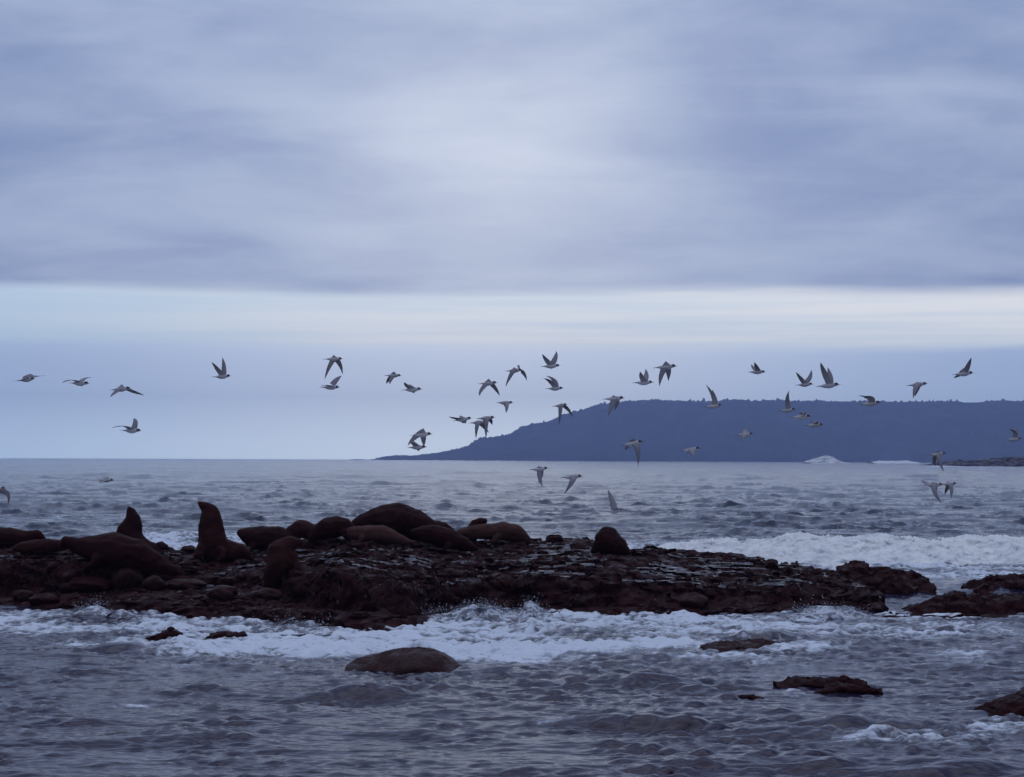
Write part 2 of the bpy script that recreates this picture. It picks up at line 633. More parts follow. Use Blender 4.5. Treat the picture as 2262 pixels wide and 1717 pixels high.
pools = link_mesh('tide_pool', mesh_from('tide_pool', Vp, fq, False, M_pool), reef)
tag(pools, 'thin sheets of water lying in the hollows of the reef', kind='stuff')


# loose rubble on the reef
def blob(seed, sub=3, amp=0.25, sq=(1, 1, 1), fine=0.06):
    r = np.random.default_rng(seed)
    bm = bmesh.new()
    bmesh.ops.create_icosphere(bm, subdivisions=sub, radius=1.0)
    off = r.uniform(0, 30, 6)
    V = np.array([v.co[:] for v in bm.verts])
    F_ = [[v.index for v in f.verts] for f in bm.faces]
    bm.free()
    n = T_big.samp(V[:, 0] * 1.6 + off[0], V[:, 1] * 1.6 + V[:, 2] * 1.3 + off[1])
    n2_ = T_mid.samp(V[:, 0] * 0.8 + off[2] + V[:, 2] * .5, V[:, 1] * 0.8 + off[3] - V[:, 2] * .4)
    V = V * (1 + amp * 0.5 * n + fine * n2_)[:, None]
    return V * np.array(sq), F_


vv, ff, base_i = [], [], 0
for i in range(420):
    sx = random.uniform(0, 1880); sy = random.uniform(1212, 1335)
    d = surface_at(sx, sy)
    if d is None:
        continue
    p = P(sx, sy, d)
    s = random.uniform(0.03, 0.11)
    V, fs = blob(i, 1, 0.5, (random.uniform(1, 1.9), 1.2, random.uniform(.45, .9)))
    vv.append(V * s + p + np.array([0, 0.05, 0]))
    ff += [[a + base_i for a in f] for f in fs]
    base_i += len(V)
rub = link_mesh('rubble', mesh_from('rubble', np.concatenate(vv), ff, True, M_rock), reef)
tag(rub, 'loose stones and mussels strewn over the reef', kind='stuff')


def ridge_rock(name, tops, yb, depth, mat, label, cat, spread=0.04, step=0.04, jag=1.0, zoff=0.0, side=0.25, power=0.6, group=None):
    """a rock whose crest is seen along tops [(sx, sy)] and whose foot is seen at row yb"""
    tops = np.array(tops, float)
    cx = tops[:, 0].mean()
    d0 = CAMH * F / (yb - float(horizon(cx)))
    dc = d0 + depth * 0.5
    xs_c = (tops[:, 0] - W / 2) / F * dc
    zs_c = CAMH - dc * (tops[:, 1] - horizon(tops[:, 0])) / F + zoff
    k = d0 / 45.0

    def zf(Xg, Dg):
        wob = T_big.samp(Xg / k + d0, Dg * 0 + 3) * 0.12 * depth
        t_ = (Dg - dc + wob) / (depth * 0.5)
        prof = np.clip(1 - np.abs(t_) ** 2.0, -1, 1)
        prof = np.sign(prof) * np.abs(prof) ** power
        zc_ = np.interp(Xg, xs_c, zs_c, left=-0.6 * k, right=-0.6 * k)
        z = np.where(zc_ > 0, zc_ * prof, zc_) - (1 - np.clip(prof, -1, 1)) * 0.12 * k
        nm = T_mid.samp(Xg / k + d0, Dg / k * 0.8)
        nb = T_big.samp(Xg / k + d0, Dg / k)
        nf = T_fin.samp(Xg / k, Dg / k)
        return z + k * jag * (0.05 * nb + 0.055 * (0.8 - np.abs(nm)) + 0.025 * nf)
    st = step * k
    xs = np.arange(xs_c[0] - 0.4 * k, xs_c[-1] + 0.4 * k + st, st)
    ds = np.arange(dc - depth * 0.8, dc + depth * 0.8, st)
    o = heightfield(name, xs, ds, zf, mat, cut=-0.3 * k, push=spread * k)
    tag(o, label, cat, group)
    return o


ridge_rock('rock_ledge', [(1838, 1262), (1860, 1250), (1885, 1240), (1897, 1236), (1915, 1248), (1960, 1254), (2000, 1264), (2012, 1268), (2016, 1264), (2030, 1268), (2038, 1274), (2046, 1290), (2058, 1304)], 1308, 2.6, M_rock2,
           'spiky dark rock ledge just behind the right end of the long reef', 'rock', jag=0.9)
ridge_rock('rock_ledge', [(2124, 1306), (2136, 1284), (2150, 1279), (2170, 1281), (2190, 1277), (2220, 1273), (2262, 1271), (2330, 1270), (2420, 1280), (2480, 1304)], 1308, 2.4, M_rock2,
           'low rock ledge at the right edge, the further of the two there', 'rock', jag=0.8)
ridge_rock('rock_ledge', [(1990, 1350), (2030, 1337), (2052, 1336), (2070, 1322), (2095, 1315), (2110, 1309), (2130, 1316), (2160, 1314), (2180, 1321), (2210, 1316), (2240, 1312), (2262, 1308), (2340, 1305), (2440, 1320), (2500, 1350)], 1353, 1.9, M_rock2,
           'jagged rock ledge at the right edge, the nearer of the two there', 'rock', jag=0.8)
ridge_rock('half_sunk_rock', [(1706, 1516), (1712, 1502), (1733, 1501), (1740, 1490), (1770, 1488), (1790, 1489), (1820, 1493), (1850, 1492), (1866, 1487), (1880, 1494), (1906, 1500), (1925, 1514)], 1508, 0.5, M_rock2,
           'small jagged red brown rock awash in the water at lower right', 'rock', step=0.018, jag=0.4, zoff=-0.02)
ridge_rock('half_sunk_rock', [(1800, 1524), (1822, 1510), (1850, 1503), (1880, 1510), (1910, 1516), (1945, 1518)], 1520, 0.3, M_rock2,
           'thin red brown rock spur just in front of the small jagged rock at lower right', 'rock', step=0.02, jag=0.35)
ridge_rock('shore_rock', [(2140, 1584), (2160, 1566), (2180, 1551), (2205, 1541), (2232, 1532), (2250, 1522), (2262, 1506), (2300, 1492), (2360, 1500), (2400, 1540), (2420, 1584)], 1584, 1.2, M_rock2,
           'big dark rock cut off by the right edge near the bottom', 'rock', step=0.025, jag=0.4)
ridge_rock('half_sunk_rock', [(300, 1414), (330, 1406), (350, 1394), (372, 1385), (388, 1379), (399, 1386), (404, 1393)], 1404, 0.4, M_rock2,
           'slanting wet brown rock tip in the foam in front of the reef at left', 'rock', step=0.022, jag=0.3)
ridge_rock('half_sunk_rock', [(462, 1397), (490, 1392), (510, 1392), (535, 1396), (544, 1393), (552, 1400)], 1401, 0.4, M_rock2,
           'small flat rock in the foam right of the slanting rock tip', 'rock', step=0.022, jag=0.3)
ridge_rock('half_sunk_rock', [(1628, 1536), (1645, 1532), (1665, 1530), (1685, 1535)], 1536, 0.25, M_rock2,
           'tiny dark rock awash left of the small jagged rock at lower right', 'rock', step=0.02, jag=0.25)
ridge_rock('flat_rock', [(1536, 1432), (1552, 1421), (1590, 1415), (1640, 1414), (1700, 1417), (1760, 1422), (1800, 1428), (1815, 1434)], 1437, 1.5, M_boulder,
           'long flat olive brown rock awash with water running over it right of centre', 'rock', step=0.03, jag=0.3)
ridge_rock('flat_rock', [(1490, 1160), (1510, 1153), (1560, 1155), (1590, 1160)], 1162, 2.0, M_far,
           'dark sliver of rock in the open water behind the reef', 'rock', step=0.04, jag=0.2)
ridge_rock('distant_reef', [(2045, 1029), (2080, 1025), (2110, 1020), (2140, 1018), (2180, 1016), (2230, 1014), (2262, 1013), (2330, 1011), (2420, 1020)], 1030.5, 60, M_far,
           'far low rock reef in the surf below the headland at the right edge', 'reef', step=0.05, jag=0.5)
# smooth boulder in front
ridge_rock('smooth_boulder', [(756, 1483), (770, 1468), (790, 1456), (812, 1452), (835, 1447), (862, 1436), (890, 1429), (930, 1427), (960, 1431), (985, 1443), (1005, 1458), (1024, 1476)], 1481, 1.5, M_boulder,
           'large smooth rounded brown boulder sticking out of the water in front', 'rock', step=0.022, jag=0.16, spread=0.012, power=0.5)


# boulders lying on the low shelf
def boulder(x0, x1, y0, y1, seed, label, mat, flat=1.0):
    cx, cy = (x0 + x1) / 2, (y0 + y1) / 2
    d = surface_at(cx, y1 - 2) or 43.5
    d += 0.12
    k = d / F
    hw, hh = (x1 - x0) / 2 * k, (y1 - y0) / 2 * k
    V, fs = blob(seed, 4, 0.16, (hw, max(hw * 0.7, 0.18), hh * 1.15), 0.035)
    c = P(cx, cy, d)
    me = mesh_from('boulder', V, fs, True, mat)
    o = link_mesh('boulder', me)
    o.location = c
    tag(o, label, 'boulder', 'boulders along the foot of the reef')


boulder(243, 315, 1255, 1304, 31, 'largest round boulder on the low shelf at left, below the big lying sea lion', M_boulder)
boulder(316, 364, 1275, 1306, 32, 'round boulder just right of the largest round boulder at left', M_boulder)
boulder(366, 456, 1281, 1306, 33, 'flat purple grey wet boulder between two round ones on the low shelf', M_boulder)
boulder(458, 525, 1296, 1326, 34, 'dark round boulder with a glossy end below the tall upright sea lion', M_boulder)
boulder(560, 622, 1302, 1326, 35, 'flat pale topped boulder below the hunched sea lion', M_boulder)
boulder(28, 74, 1304, 1330, 36, 'pale boulder at the waterline near the left edge', M_boulder)
boulder(66, 130, 1312, 1336, 37, 'dark boulder at the waterline right of the pale one near the left edge', M_rock2)
boulder(124, 166, 1330, 1346, 38, 'small dark boulder in the foam, lowest of those at the left', M_rock2)
boulder(124, 244, 1276, 1310, 39, 'broad low boulder left of the largest round boulder', M_rock2)
boulder(1205, 1246, 1183, 1202, 41, 'small dark stone on the back edge of the reef between two sea lions', M_rock2)
boulder(1495, 1566, 1312, 1344, 42, 'blocky grey slab with a pale flat top in the front face of the reef', M_boulder)
boulder(1688, 1720, 1238, 1262, 43, 'upright block on the back edge of the reef towards its right end', M_rock2)
boulder(340, 372, 1199, 1216, 44, 'small squarish stone on the reef skyline right of the big lying sea lion', M_rock)
boulder(398, 436, 1207, 1222, 45, 'flat stone touching the left side of the tall upright sea lion', M_rock)


# ------------------------------------------------------------------ sea lions
def spheres_mesh(chains):
    """dense overlapping spheres -> voxel remesh -> one smooth skin"""
    bm = bmesh.new()
    for ch in chains:
        for (p0, r0, q0), (p1, r1, q1) in zip(ch[:-1], ch[1:]):
            L = np.linalg.norm(p1 - p0)
            n = max(2, int(L / (0.28 * max(0.02, min(r0, r1)))))
            n = min(n, 14)
            for i in range(n + 1):
                t_ = i / n
                p = p0 + (p1 - p0) * t_
                r_ = r0 + (r1 - r0) * t_
                q = q0 + (q1 - q0) * t_
                bmesh.ops.create_icosphere(bm, subdivisions=2, radius=1.0,
                                           matrix=Matrix.Translation(p) @ Matrix.Diagonal((r_, r_ * q, r_, 1)))
    me = bpy.data.meshes.new('tmp')
    bm.to_mesh(me)
    bm.free()
    o = bpy.data.objects.new('tmp', me)
    COL.objects.link(o)
    mo = o.modifiers.new('r', 'REMESH')
    mo.mode = 'VOXEL'
    mo.voxel_size = 0.022
    s = o.modifiers.new('s', 'SMOOTH')
    s.factor = 0.6
    s.iterations = 3
    dg = bpy.context.evaluated_depsgraph_get()
    out = bpy.data.meshes.new_from_object(o.evaluated_get(dg))
    bpy.data.objects.remove(o)
    bpy.data.meshes.remove(me)
    return out


def seal(chain, ybase, label, mat, lean=0.0, flips=(), depth_q=1.0, eyes=None, dd=0.0, dfix=None):
    xs = [c[0] for c in chain]
    bx = chain[len(chain) // 2][0] if dfix is None else xs[0]
    d = dfix or surface_at(bx, ybase) or surface_at(bx, ybase + 6) or 50.5
    d += dd
    k = d / F

    def conv(ch):
        out = []
        for c in ch:
            off = c[3] if len(c) > 3 else 0.0
            q = c[4] if len(c) > 4 else depth_q
            out.append((P(c[0], c[1], d + off), c[2] * k * 1.05, q))
        return out
    me = spheres_mesh([conv(chain)] + [conv(f) for f in flips])
    org = P(bx, ybase, d)
    me.transform(Matrix.Translation(-Vector(org)))
    me.materials.clear()
    me.materials.append(mat)
    co = np.empty(len(me.vertices) * 3, np.float32); me.vertices.foreach_get('co', co); co = co.reshape(-1, 3)
    nr = np.empty(len(me.vertices) * 3, np.float32); me.vertices.foreach_get('normal', nr); nr = nr.reshape(-1, 3)
    w_ = 0.009 * T_big.samp(co[:, 0] * 4 + bx, co[:, 2] * 4 + co[:, 1] * 3) + 0.004 * T_mid.samp(co[:, 0] * 2.5 + bx, co[:, 2] * 2.5 + co[:, 1] * 2)
    co += nr * w_[:, None].astype(np.float32)
    me.vertices.foreach_set('co', co.ravel()); me.update()
    me.polygons.foreach_set('use_smooth', np.ones(len(me.polygons), dtype=bool))
    o = link_mesh('sea_lion', me)
    o.location = org
    tag(o, label, 'sea lion', 'sea lions resting on the reef')
    for (ex, ey, eo) in (eyes or []):
        bm = bmesh.new()
        bmesh.ops.create_uvsphere(bm, u_segments=8, v_segments=6, radius=0.018)
        em = bpy.data.meshes.new('eye')
        bm.to_mesh(em); bm.free()
        em.materials.append(M_eye)
        e = link_mesh('eye', em, o)
        e.location = P(ex, ey, d + eo) - org
    return o


D_, M_, L_ = M_fur_dark, M_fur_mid, M_fur_lite
seal([(-62, 1186, 20), (-22, 1190, 24), (18, 1189, 23), (50, 1192, 18), (72, 1186, 13), (84, 1184, 11), (94, 1189, 7), (100, 1192, 4)], 1212,
     'dark sea lion lying at the far left edge, its head raised slightly to the right', D_, flips=[[(40, 1200, 8), (52, 1212, 5), (62, 1216, 2.5)]])
seal([(34, 1212, 7), (52, 1210, 13), (78, 1209, 16), (108, 1208, 16), (130, 1206, 12), (146, 1207, 7)], 1226,
     'paler brown sea lion lying low before the one at the far left edge', M_, flips=[[(60, 1218, 6), (48, 1226, 4), (38, 1229, 2)]], dd=-0.1)
seal([(138, 1203, 7), (146, 1196, 12), (154, 1198, 13), (175, 1206, 18), (208, 1212, 28), (250, 1216, 38), (294, 1226, 38), (326, 1240, 30), (358, 1254, 21), (384, 1264, 13), (398, 1270, 7)], 1268,
     'big dark sea lion sprawled with round head left, below the small upright one', D_,
     flips=[[(215, 1232, 12, -0.3), (205, 1246, 8, -0.4), (190, 1252, 4, -0.45)]], dd=0.1)
seal([(284.5, 1121, 3.0), (286, 1127, 6), (291, 1136, 12), (295, 1148, 17), (291, 1162, 22), (285, 1178, 28), (288, 1196, 30), (305, 1212, 28), (335, 1220, 20), (360, 1226, 10)], 1222,
     'small upright dark sea lion with its nose pointed straight up, left of the tall one', D_, depth_q=0.8, dfix=50.0,
     flips=[[(268, 1190, 10, -0.2), (258, 1206, 7, -0.25), (250, 1216, 4, -0.3)]], eyes=[(286, 1129, -0.07)])
seal([(441, 1111, 3.2), (446, 1115, 6.5), (455, 1120.5, 12), (464, 1130, 18.5), (466, 1142, 23), (466.5, 1160, 27), (467, 1182, 30), (470, 1204, 33), (480, 1216, 30), (504, 1217, 23), (526, 1218, 17), (545, 1224, 9)], 1236,
     'tallest upright sea lion, brown, sitting up with its snout lifted to the left', M_, depth_q=0.75,
     flips=[[(448, 1208, 13, -0.15), (441, 1224, 9, -0.25), (430, 1234, 5, -0.3), (420, 1237, 3, -0.35)],
            [(490, 1216, 10, -0.3), (492, 1230, 7, -0.4), (482, 1237, 4, -0.45)],
            [(530, 1222, 8), (548, 1232, 5), (560, 1236, 2.5)]], eyes=[(453, 1117.5, -0.09)])
seal([(531, 1178, 9), (540, 1181, 13), (555, 1186, 19), (582, 1190, 26), (612, 1191, 28), (640, 1196, 22), (655, 1206, 12)], 1216,
     'dark sea lion lying with its blunt head left, right of the tall one', D_, flips=[[(560, 1204, 9, -0.2), (556, 1216, 6, -0.3), (546, 1221, 3, -0.3)]])
seal([(632, 1190, 14), (648, 1178, 18), (666, 1169, 21), (684, 1174, 19), (700, 1186, 14), (706, 1196, 8)], 1204,
     'brown sea lion with a humped back in the middle of the huddle', M_, dd=0.2)
seal([(690, 1188, 12), (704, 1176, 18), (724, 1168, 24), (746, 1163, 23), (760, 1160, 17), (770, 1165, 11), (776, 1172, 6)], 1198,
     'dark sea lion in the huddle, just left of the biggest one', D_, flips=[[(760, 1176, 9, -0.2), (768, 1190, 6, -0.2), (776, 1196, 3, -0.2)]])
seal([(664, 1197, 5, -0.1), (657, 1199, 9, -0.05), (645, 1200, 14), (628, 1207, 21), (620, 1222, 29), (620, 1240, 34), (612, 1258, 28), (602, 1272, 20), (598, 1284, 13)], 1284,
     'hunched sea lion sitting alone in front of the huddle, its rounded back to the left', M_, depth_q=0.85,
     flips=[[(646, 1230, 12, -0.1), (655, 1250, 8, -0.2), (662, 1264, 5, -0.2), (672, 1270, 3, -0.2)],
            [(600, 1278, 9), (590, 1290, 6), (584, 1296, 3)]])
seal([(782, 1164, 6), (790, 1159, 13), (808, 1156, 23), (840, 1153, 34), (880, 1150, 39), (908, 1158, 35), (934, 1164, 26), (954, 1170, 17), (972, 1176, 10)], 1200,
     'biggest sea lion, a dark mound forming the top of the skyline', D_, flips=[[(830, 1176, 12, -0.3), (820, 1188, 8, -0.4), (806, 1194, 4, -0.4)]], dd=0.2, dfix=50.6)
seal([(760, 1176, 6), (768, 1176, 10), (786, 1179, 16), (814, 1180, 19.5), (846, 1181, 20), (870, 1188, 14), (894, 1195, 9), (912, 1200, 5)], 1202,
     'pale tan sea lion lying in front of the biggest one', L_, flips=[[(800, 1190, 8, -0.2), (792, 1200, 5, -0.25), (780, 1204, 3, -0.25)]], dd=-0.1)
seal([(918, 1178, 11), (932, 1180, 17), (955, 1182, 22), (978, 1187, 24), (1006, 1196, 20), (1028, 1204, 14), (1044, 1210, 9), (1054, 1213, 4.5)], 1214,
     'very dark sea lion sloping down to the right in front of the huddle', D_, flips=[[(990, 1206, 9, -0.25), (984, 1216, 6, -0.3), (972, 1220, 3, -0.3)]])
seal([(952, 1170, 10), (965, 1163, 12), (980, 1164, 12), (994, 1172, 9), (1006, 1182, 6)], 1196,
     'sea lion mostly hidden behind the very dark sloping one, only its back showing', M_, dfix=51.0)
seal([(1008, 1180, 6), (1022, 1178, 11), (1048, 1177, 15), (1082, 1175, 18), (1115, 1173, 20), (1142, 1178, 18), (1157, 1186, 12), (1167, 1194, 6)], 1200,
     'long pale brown sea lion lying flat at the right of the huddle', L_, flips=[[(1100, 1186, 8, -0.2), (1090, 1196, 5, -0.3), (1076, 1199, 3, -0.3)]])
seal([(1070, 1151, 6), (1060, 1153, 9.5), (1051, 1159, 12), (1046, 1172, 16), (1038, 1186, 16)], 1200,
     'sea lion whose small dark head peeps up behind the long pale brown one', D_, dfix=51.2)
seal([(1322, 1186, 10, -0.15), (1340, 1180, 16), (1346, 1186, 20), (1340, 1198, 26), (1352, 1204, 28), (1368, 1210, 19), (1384, 1218, 10)], 1222,
     'lone dome shaped sea lion with its back to the camera right of the huddle', D_, flips=[[(1322, 1200, 11, -0.1), (1316, 1212, 8, -0.1), (1308, 1220, 4, -0.1)]])

# ------------------------------------------------------------------ sea
TW = Tile(1024, 46.0, waves(0.30, 2.6, 1.95, math.radians(82), 5.0), 21, True)
TS = Tile(512, 293.0, waves(2.5, 26.0, 2.0, math.radians(97), 4.0), 22, True)
TM = Tile(1024, 97.0, waves(0.7, 4.5, 2.0, math.radians(86), 7.0), 24, False)
TC = Tile(1024, 23.0, waves(0.10, 0.7, 1.6, math.radians(100), 2.0), 23, True)

rows = np.concatenate([
    1.0 / np.linspace(1 / 3.0, 1 / 15.5, 12, endpoint=False),
    1.0 / np.linspace(1 / 15.5, 1 / 57.0, 470, endpoint=False),
    1.0 / np.linspace(1 / 57.0, 1 / 260.0, 340, endpoint=False),
    1.0 / np.linspace(1 / 260.0, 1 / 6300.0, 60),
    np.array([6640.0])])
ct = np.concatenate([np.linspace(-2.2, -0.37, 14, endpoint=False), np.arange(-0.37, 0.37, 1.4 / 1856), np.linspace(0.37, 2.2, 14)])
Dg, Tg = np.meshgrid(rows, ct, indexing='ij')
Xs = Tg * (Dg + 4.0)
Ys = Dg.copy()
SXp = W / 2 + F * Xs / Ys
H0 = horizon(SXp)
SYp = H0 + CAMH * F / Ys


def sea_z(x, y):
    near = 1.0
    a = TW.samp(x, y); s_ = TS.samp(x, y); c = TC.samp(x * 1.0, y)
    patch = 0.75 + 0.35 * np.clip(T_foam2.samp(x * 0.6, y * 0.4 + 17), -1.3, 1.6)
    return 0.020 * a * patch + 0.045 * s_ + 0.009 * c * patch


far = sm(150, 1500, Ys)
patch = 0.75 + 0.35 * np.clip(T_foam2.samp(Xs * 0.6, Ys * 0.4 + 17), -1.3, 1.6)
patch = np.clip(patch, 0.3, 1.5)
off = sm(52, 110, Ys)
zw = TW.samp(Xs, Ys); zc2 = TC.samp(Xs, Ys)
zw = zw + 0.30 * np.clip(zw, -1, 3) ** 2
zc2 = zc2 + 0.30 * np.clip(zc2, -1, 3) ** 2
Zs = 0.022 * zw * patch * (1 + 1.15 * off) + 0.035 * TS.samp(Xs, Ys) * (1 + 1.6 * off + 3.0 * sm(110, 450, Ys)) + 0.030 * off * TM.samp(Xs, Ys) * (1 + 0.6 * sm(100, 300, Ys)) + 0.0105 * zc2 * patch * (1 + 0.8 * off)
_m = (Ys > 20) & (Ys < 35) & (np.abs(Xs) < 5)
_sl = np.gradient(Zs, axis=0) / np.gradient(Ys, axis=0)
print('SLOPE', _sl[_m].std(), np.percentile(_sl[_m], [1, 5, 95, 99]))
DX = -(0.034 * TW.samp(Xs, Ys, TW.extra[0]) + 0.016 * TC.samp(Xs, Ys, TC.extra[0])) * patch
DY = -(0.034 * TW.samp(Xs, Ys, TW.extra[1]) + 0.016 * TC.samp(Xs, Ys, TC.extra[1])) * patch


# foam: where surf lies round the rocks, given on the water plane
def poly_band(pts):
    a = np.array(pts, float)
    return a[:, 0], a


fx, fa = poly_band([(-600, 1330, 1345, 1380, 1420), (0, 1330, 1345, 1385, 1425), (200, 1335, 1352, 1395, 1435), (420, 1345, 1362, 1420, 1450), (620, 1360, 1372, 1425, 1455),
                    (800, 1375, 1384, 1430, 1462), (950, 1345, 1365, 1425, 1470), (1150, 1325, 1342, 1425, 1465), (1400, 1335, 1350, 1420, 1455),
                    (1600, 1335, 1350, 1405, 1450), (1800, 1325, 1345, 1405, 1450), (2000, 1330, 1350, 1400, 1440), (2262, 1338, 1352, 1375, 1410), (2900, 1338, 1352, 1375, 1410)])
I_ = [np.interp(SXp, fx, fa[:, i]) for i in range(1, 5)]
foam = 1.0 * np.clip((SYp - I_[0]) / (I_[1] - I_[0]), 0, 1) * (1 - sm(0, 1, (SYp - I_[2]) / (I_[3] - I_[2])))
dens = np.interp(SXp, [-600, 100, 300, 600, 1000, 1500, 1700, 2000, 2262], [0.5, 0.62, 0.85, 0.95, 0.9, 0.85, 0.72, 0.6, 0.45])
foam *= dens * 0.80


def ell(cx, cy, rx, ry, a):
    return a * np.exp(-(((SXp - cx) / rx) ** 2 + ((SYp - cy) / ry) ** 2))


foam += ell(560, 1450, 330, 22, 0.30) + ell(180, 1416, 60, 7, 0.55) + ell(1120, 1428, 240, 14, 0.4)
foam += ell(420, 1440, 60, 9, 0.3) + ell(1720, 1432, 70, 7, 0.35) + ell(2100, 1400, 180, 10, 0.35) + ell(650, 1490, 120, 10, 0.22)
foam += ell(2010, 1634, 170, 16, 1.0) + ell(2210, 1612, 140, 10, 0.95) + ell(1900, 1588, 100, 7, 0.4) + ell(1250, 1600, 150, 5, 0.28) + ell(300, 1560, 90, 4, 0.3) + ell(740, 1560, 110, 4, 0.22) + ell(1150, 1455, 150, 9, 0.3) + ell(1560, 1450, 150, 8, 0.3) + ell(2120, 1442, 50, 8, 0.4)
foam += ell(1760, 1522, 60, 7, 0.5) + ell(890, 1484, 150, 5, 0.5) + ell(2230, 1586, 90, 6, 0.6) + ell(340, 1412, 70, 5, 0.3)
foam += 0.17 * sm(1400, 1430, SYp) * (1 - sm(1455, 1500, SYp)) * sm(250, 600, SXp)
# wash behind the reef
foam += (sm(1232, 1246, SYp) * (1 - sm(1262, 1300, SYp)) * sm(1450, 1700, SXp) * 0.55)
foam += sm(1185, 1200, SYp) * (1 - sm(1230, 1250, SYp)) * sm(1080, 1300, SXp) * (1 - sm(1700, 1800, SXp)) * 0.55
foam += sm(1172, 1188, SYp) * (1 - sm(1230, 1240, SYp)) * sm(180, 330, SXp) * (1 - sm(560, 700, SXp)) * 0.85
foam += ell(1975, 1020.5, 50, 1.6, 1.2) + ell(2150, 1031, 90, 1.5, 0.9) + ell(2070, 1030, 30, 1.8, 0.8)
st_n = T_foam.samp(Xs * 0.55, Ys * 0.8)
st_b = T_foam2.samp(Xs * 0.7, Ys * 1.0)
st_f = T_foam3.samp(Xs * 0.7, Ys)
nearw = (Ys < 120)
foam_v = foam + np.where(nearw, np.clip(foam * 1.6, 0, 0.6) * (0.34 * st_n + 0.38 * st_b + 0.30 * st_f), 0)
foam_v = np.clip(foam_v, 0, 1.2)
# broken water stands higher where it foams
Zs += np.where(nearw, np.clip(foam, 0, 1) * (0.035 * st_n + 0.03 * T_mid.samp(Xs, Ys) + 0.014 * st_f + 0.01), 0)
# steep little waves in the foreground, brown backed
def crest(cx, cy, half, h, wid, skew=0.0):
    c = P(cx, cy, CAMH * F / (cy - float(horizon(cx))))
    hw = half / F * c[1]
    u = (Xs - c[0]) / hw
    v = (Ys - c[1] - skew * (Xs - c[0]) + 0.25 * T_mid.samp(Xs * 0.6 + cx, Ys * 0 + 2.0) * wid) / wid
    fr = np.where(v < 0, np.exp(-(v / 0.45) ** 2), np.exp(-v ** 2))
    return 0.62 * h * np.exp(-np.abs(u) ** 2.6) * fr
Zs += crest(1190, 1498, 90, 0.10, 0.5, 0.15) + crest(1900, 1600, 130, 0.17, 0.6, 0.05) + crest(330, 1556, 110, 0.09, 0.4) + crest(1960, 1570, 90, 0.10, 0.4, 0.2)
Zs += crest(260, 1470, 120, 0.09, 0.4) + crest(150, 1640, 160, 0.10, 0.5, -0.1) + crest(560, 1630, 140, 0.07, 0.4) + crest(1500, 1690, 120, 0.08, 0.4)
Zs += crest(2080, 1700, 120, 0.11, 0.4, 0.15) + crest(1720, 1592, 60, 0.07, 0.35, 0.2) + crest(1850, 1428, 110, 0.12, 0.5) + crest(2170, 1418, 90, 0.14, 0.6)
Zs += crest(60, 1128, 90, 0.22, 1.5) + crest(1500, 1160, 70, 0.10, 1.2) + crest(620, 1594, 130, 0.06, 0.4) + crest(1250, 1600, 160, 0.07, 0.4)
Zs -= 0.03
Vs = np.stack([Xs + np.where(Ys < 400, DX, 0), Ys + np.where(Ys < 400, DY, 0), Zs], -1).reshape(-1, 3)
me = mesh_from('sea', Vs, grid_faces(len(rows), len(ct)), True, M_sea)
at_ = me.attributes.new('foam', 'FLOAT', 'POINT')
at_.data.foreach_set('value', foam_v.astype(np.float32).ravel())
sea = link_mesh('sea', me)
tag(sea, 'choppy grey blue sea with white surf round the rocks', kind='structure')


# ------------------------------------------------------------------ breaking waves
def roll(name, tops, yb, depth, mat, label, amp=0.1, step=0.07, drops=0, k=1.0, zmin=0.0):
    tops = np.array(tops, float)
    d0 = CAMH * F / (yb - float(horizon(tops[:, 0].mean())))
    dc = d0 + depth * 0.55
    xc = (tops[:, 0] - W / 2) / F * dc
    zc_ = CAMH - dc * (tops[:, 1] - horizon(tops[:, 0])) / F
    xs = np.arange(xc[0], xc[-1] + step, step)
    ds = np.arange(d0 - 0.3 * depth, dc + depth * 0.75, step)
    Xg, Dg_ = np.meshgrid(xs, ds)
    wob = T_big.samp(Xg / k * 0.7, Xg * 0 + 7) * 0.12 * depth
    t_ = (Dg_ - dc + wob) / depth
    pr = np.where(t_ < 0, np.clip(1 - (np.abs(t_) / 0.55) ** 1.7, -0.2, 1), np.clip(1 - (t_ / 0.45) ** 2, -0.2, 1))
    zc_i = np.interp(Xg, xc, zc_)
    lump = 0.6 * T_big.samp(Xg / k, Dg_ / k * 1.3) + 0.8 * (0.8 - np.abs(T_mid.samp(Xg / k, Dg_ / k))) + 0.4 * T_fin.samp(Xg / k, Dg_ / k)
    Zg = zc_i * pr + amp * lump * np.clip(pr + 0.3, 0, 1) * np.clip(zc_i / (0.5 * k), 0.15, 1) - 0.04 * k
    V = np.stack([Xg + 0.3 * amp * T_mid.samp(Xg / k, Zg / k * 3), Dg_ + 0.7 * amp * T_mid.samp(Xg / k + 4, Zg / k * 3), Zg], -1).reshape(-1, 3)
    f = grid_faces(len(ds), len(xs), Zg > -0.12 * k)
    V, f = compact(V, f)
    o = link_mesh(name, mesh_from(name, V, f, True, mat))
    tag(o, label, 'wave')
    if drops:
        vv, ff, bi = [], [], 0
        tet = np.array([(1, 1, 1), (-1, -1, 1), (-1, 1, -1), (1, -1, -1)]) * 0.6
        tri = [[0, 1, 2], [0, 3, 1], [0, 2, 3], [1, 3, 2]]
        for i in range(drops):
            x = random.uniform(xc[0], xc[-1])
            z = float(np.interp(x, xc, zc_))
            if z < 0.03 * k: continue
            clump = max(0.0, float(T_mid.samp(x / k, 3.0)))
            zz_ = z * random.uniform(0.7, 1.0) + random.expovariate(1 / (0.05 * k + 0.05 * clump * k))
            s = random.uniform(0.006, 0.018) * k
            c = np.array([x, dc + random.gauss(0, 0.15 * depth), zz_])
            vv.append(tet * s + c)
            ff += [[a + bi for a in f_] for f_ in tri]
            bi += 4
        if vv:
            sp = link_mesh('spray', mesh_from('spray', np.concatenate(vv), ff, True, mat), o)
            tag(sp, 'droplets flung up by the wave', kind='stuff')
    return o


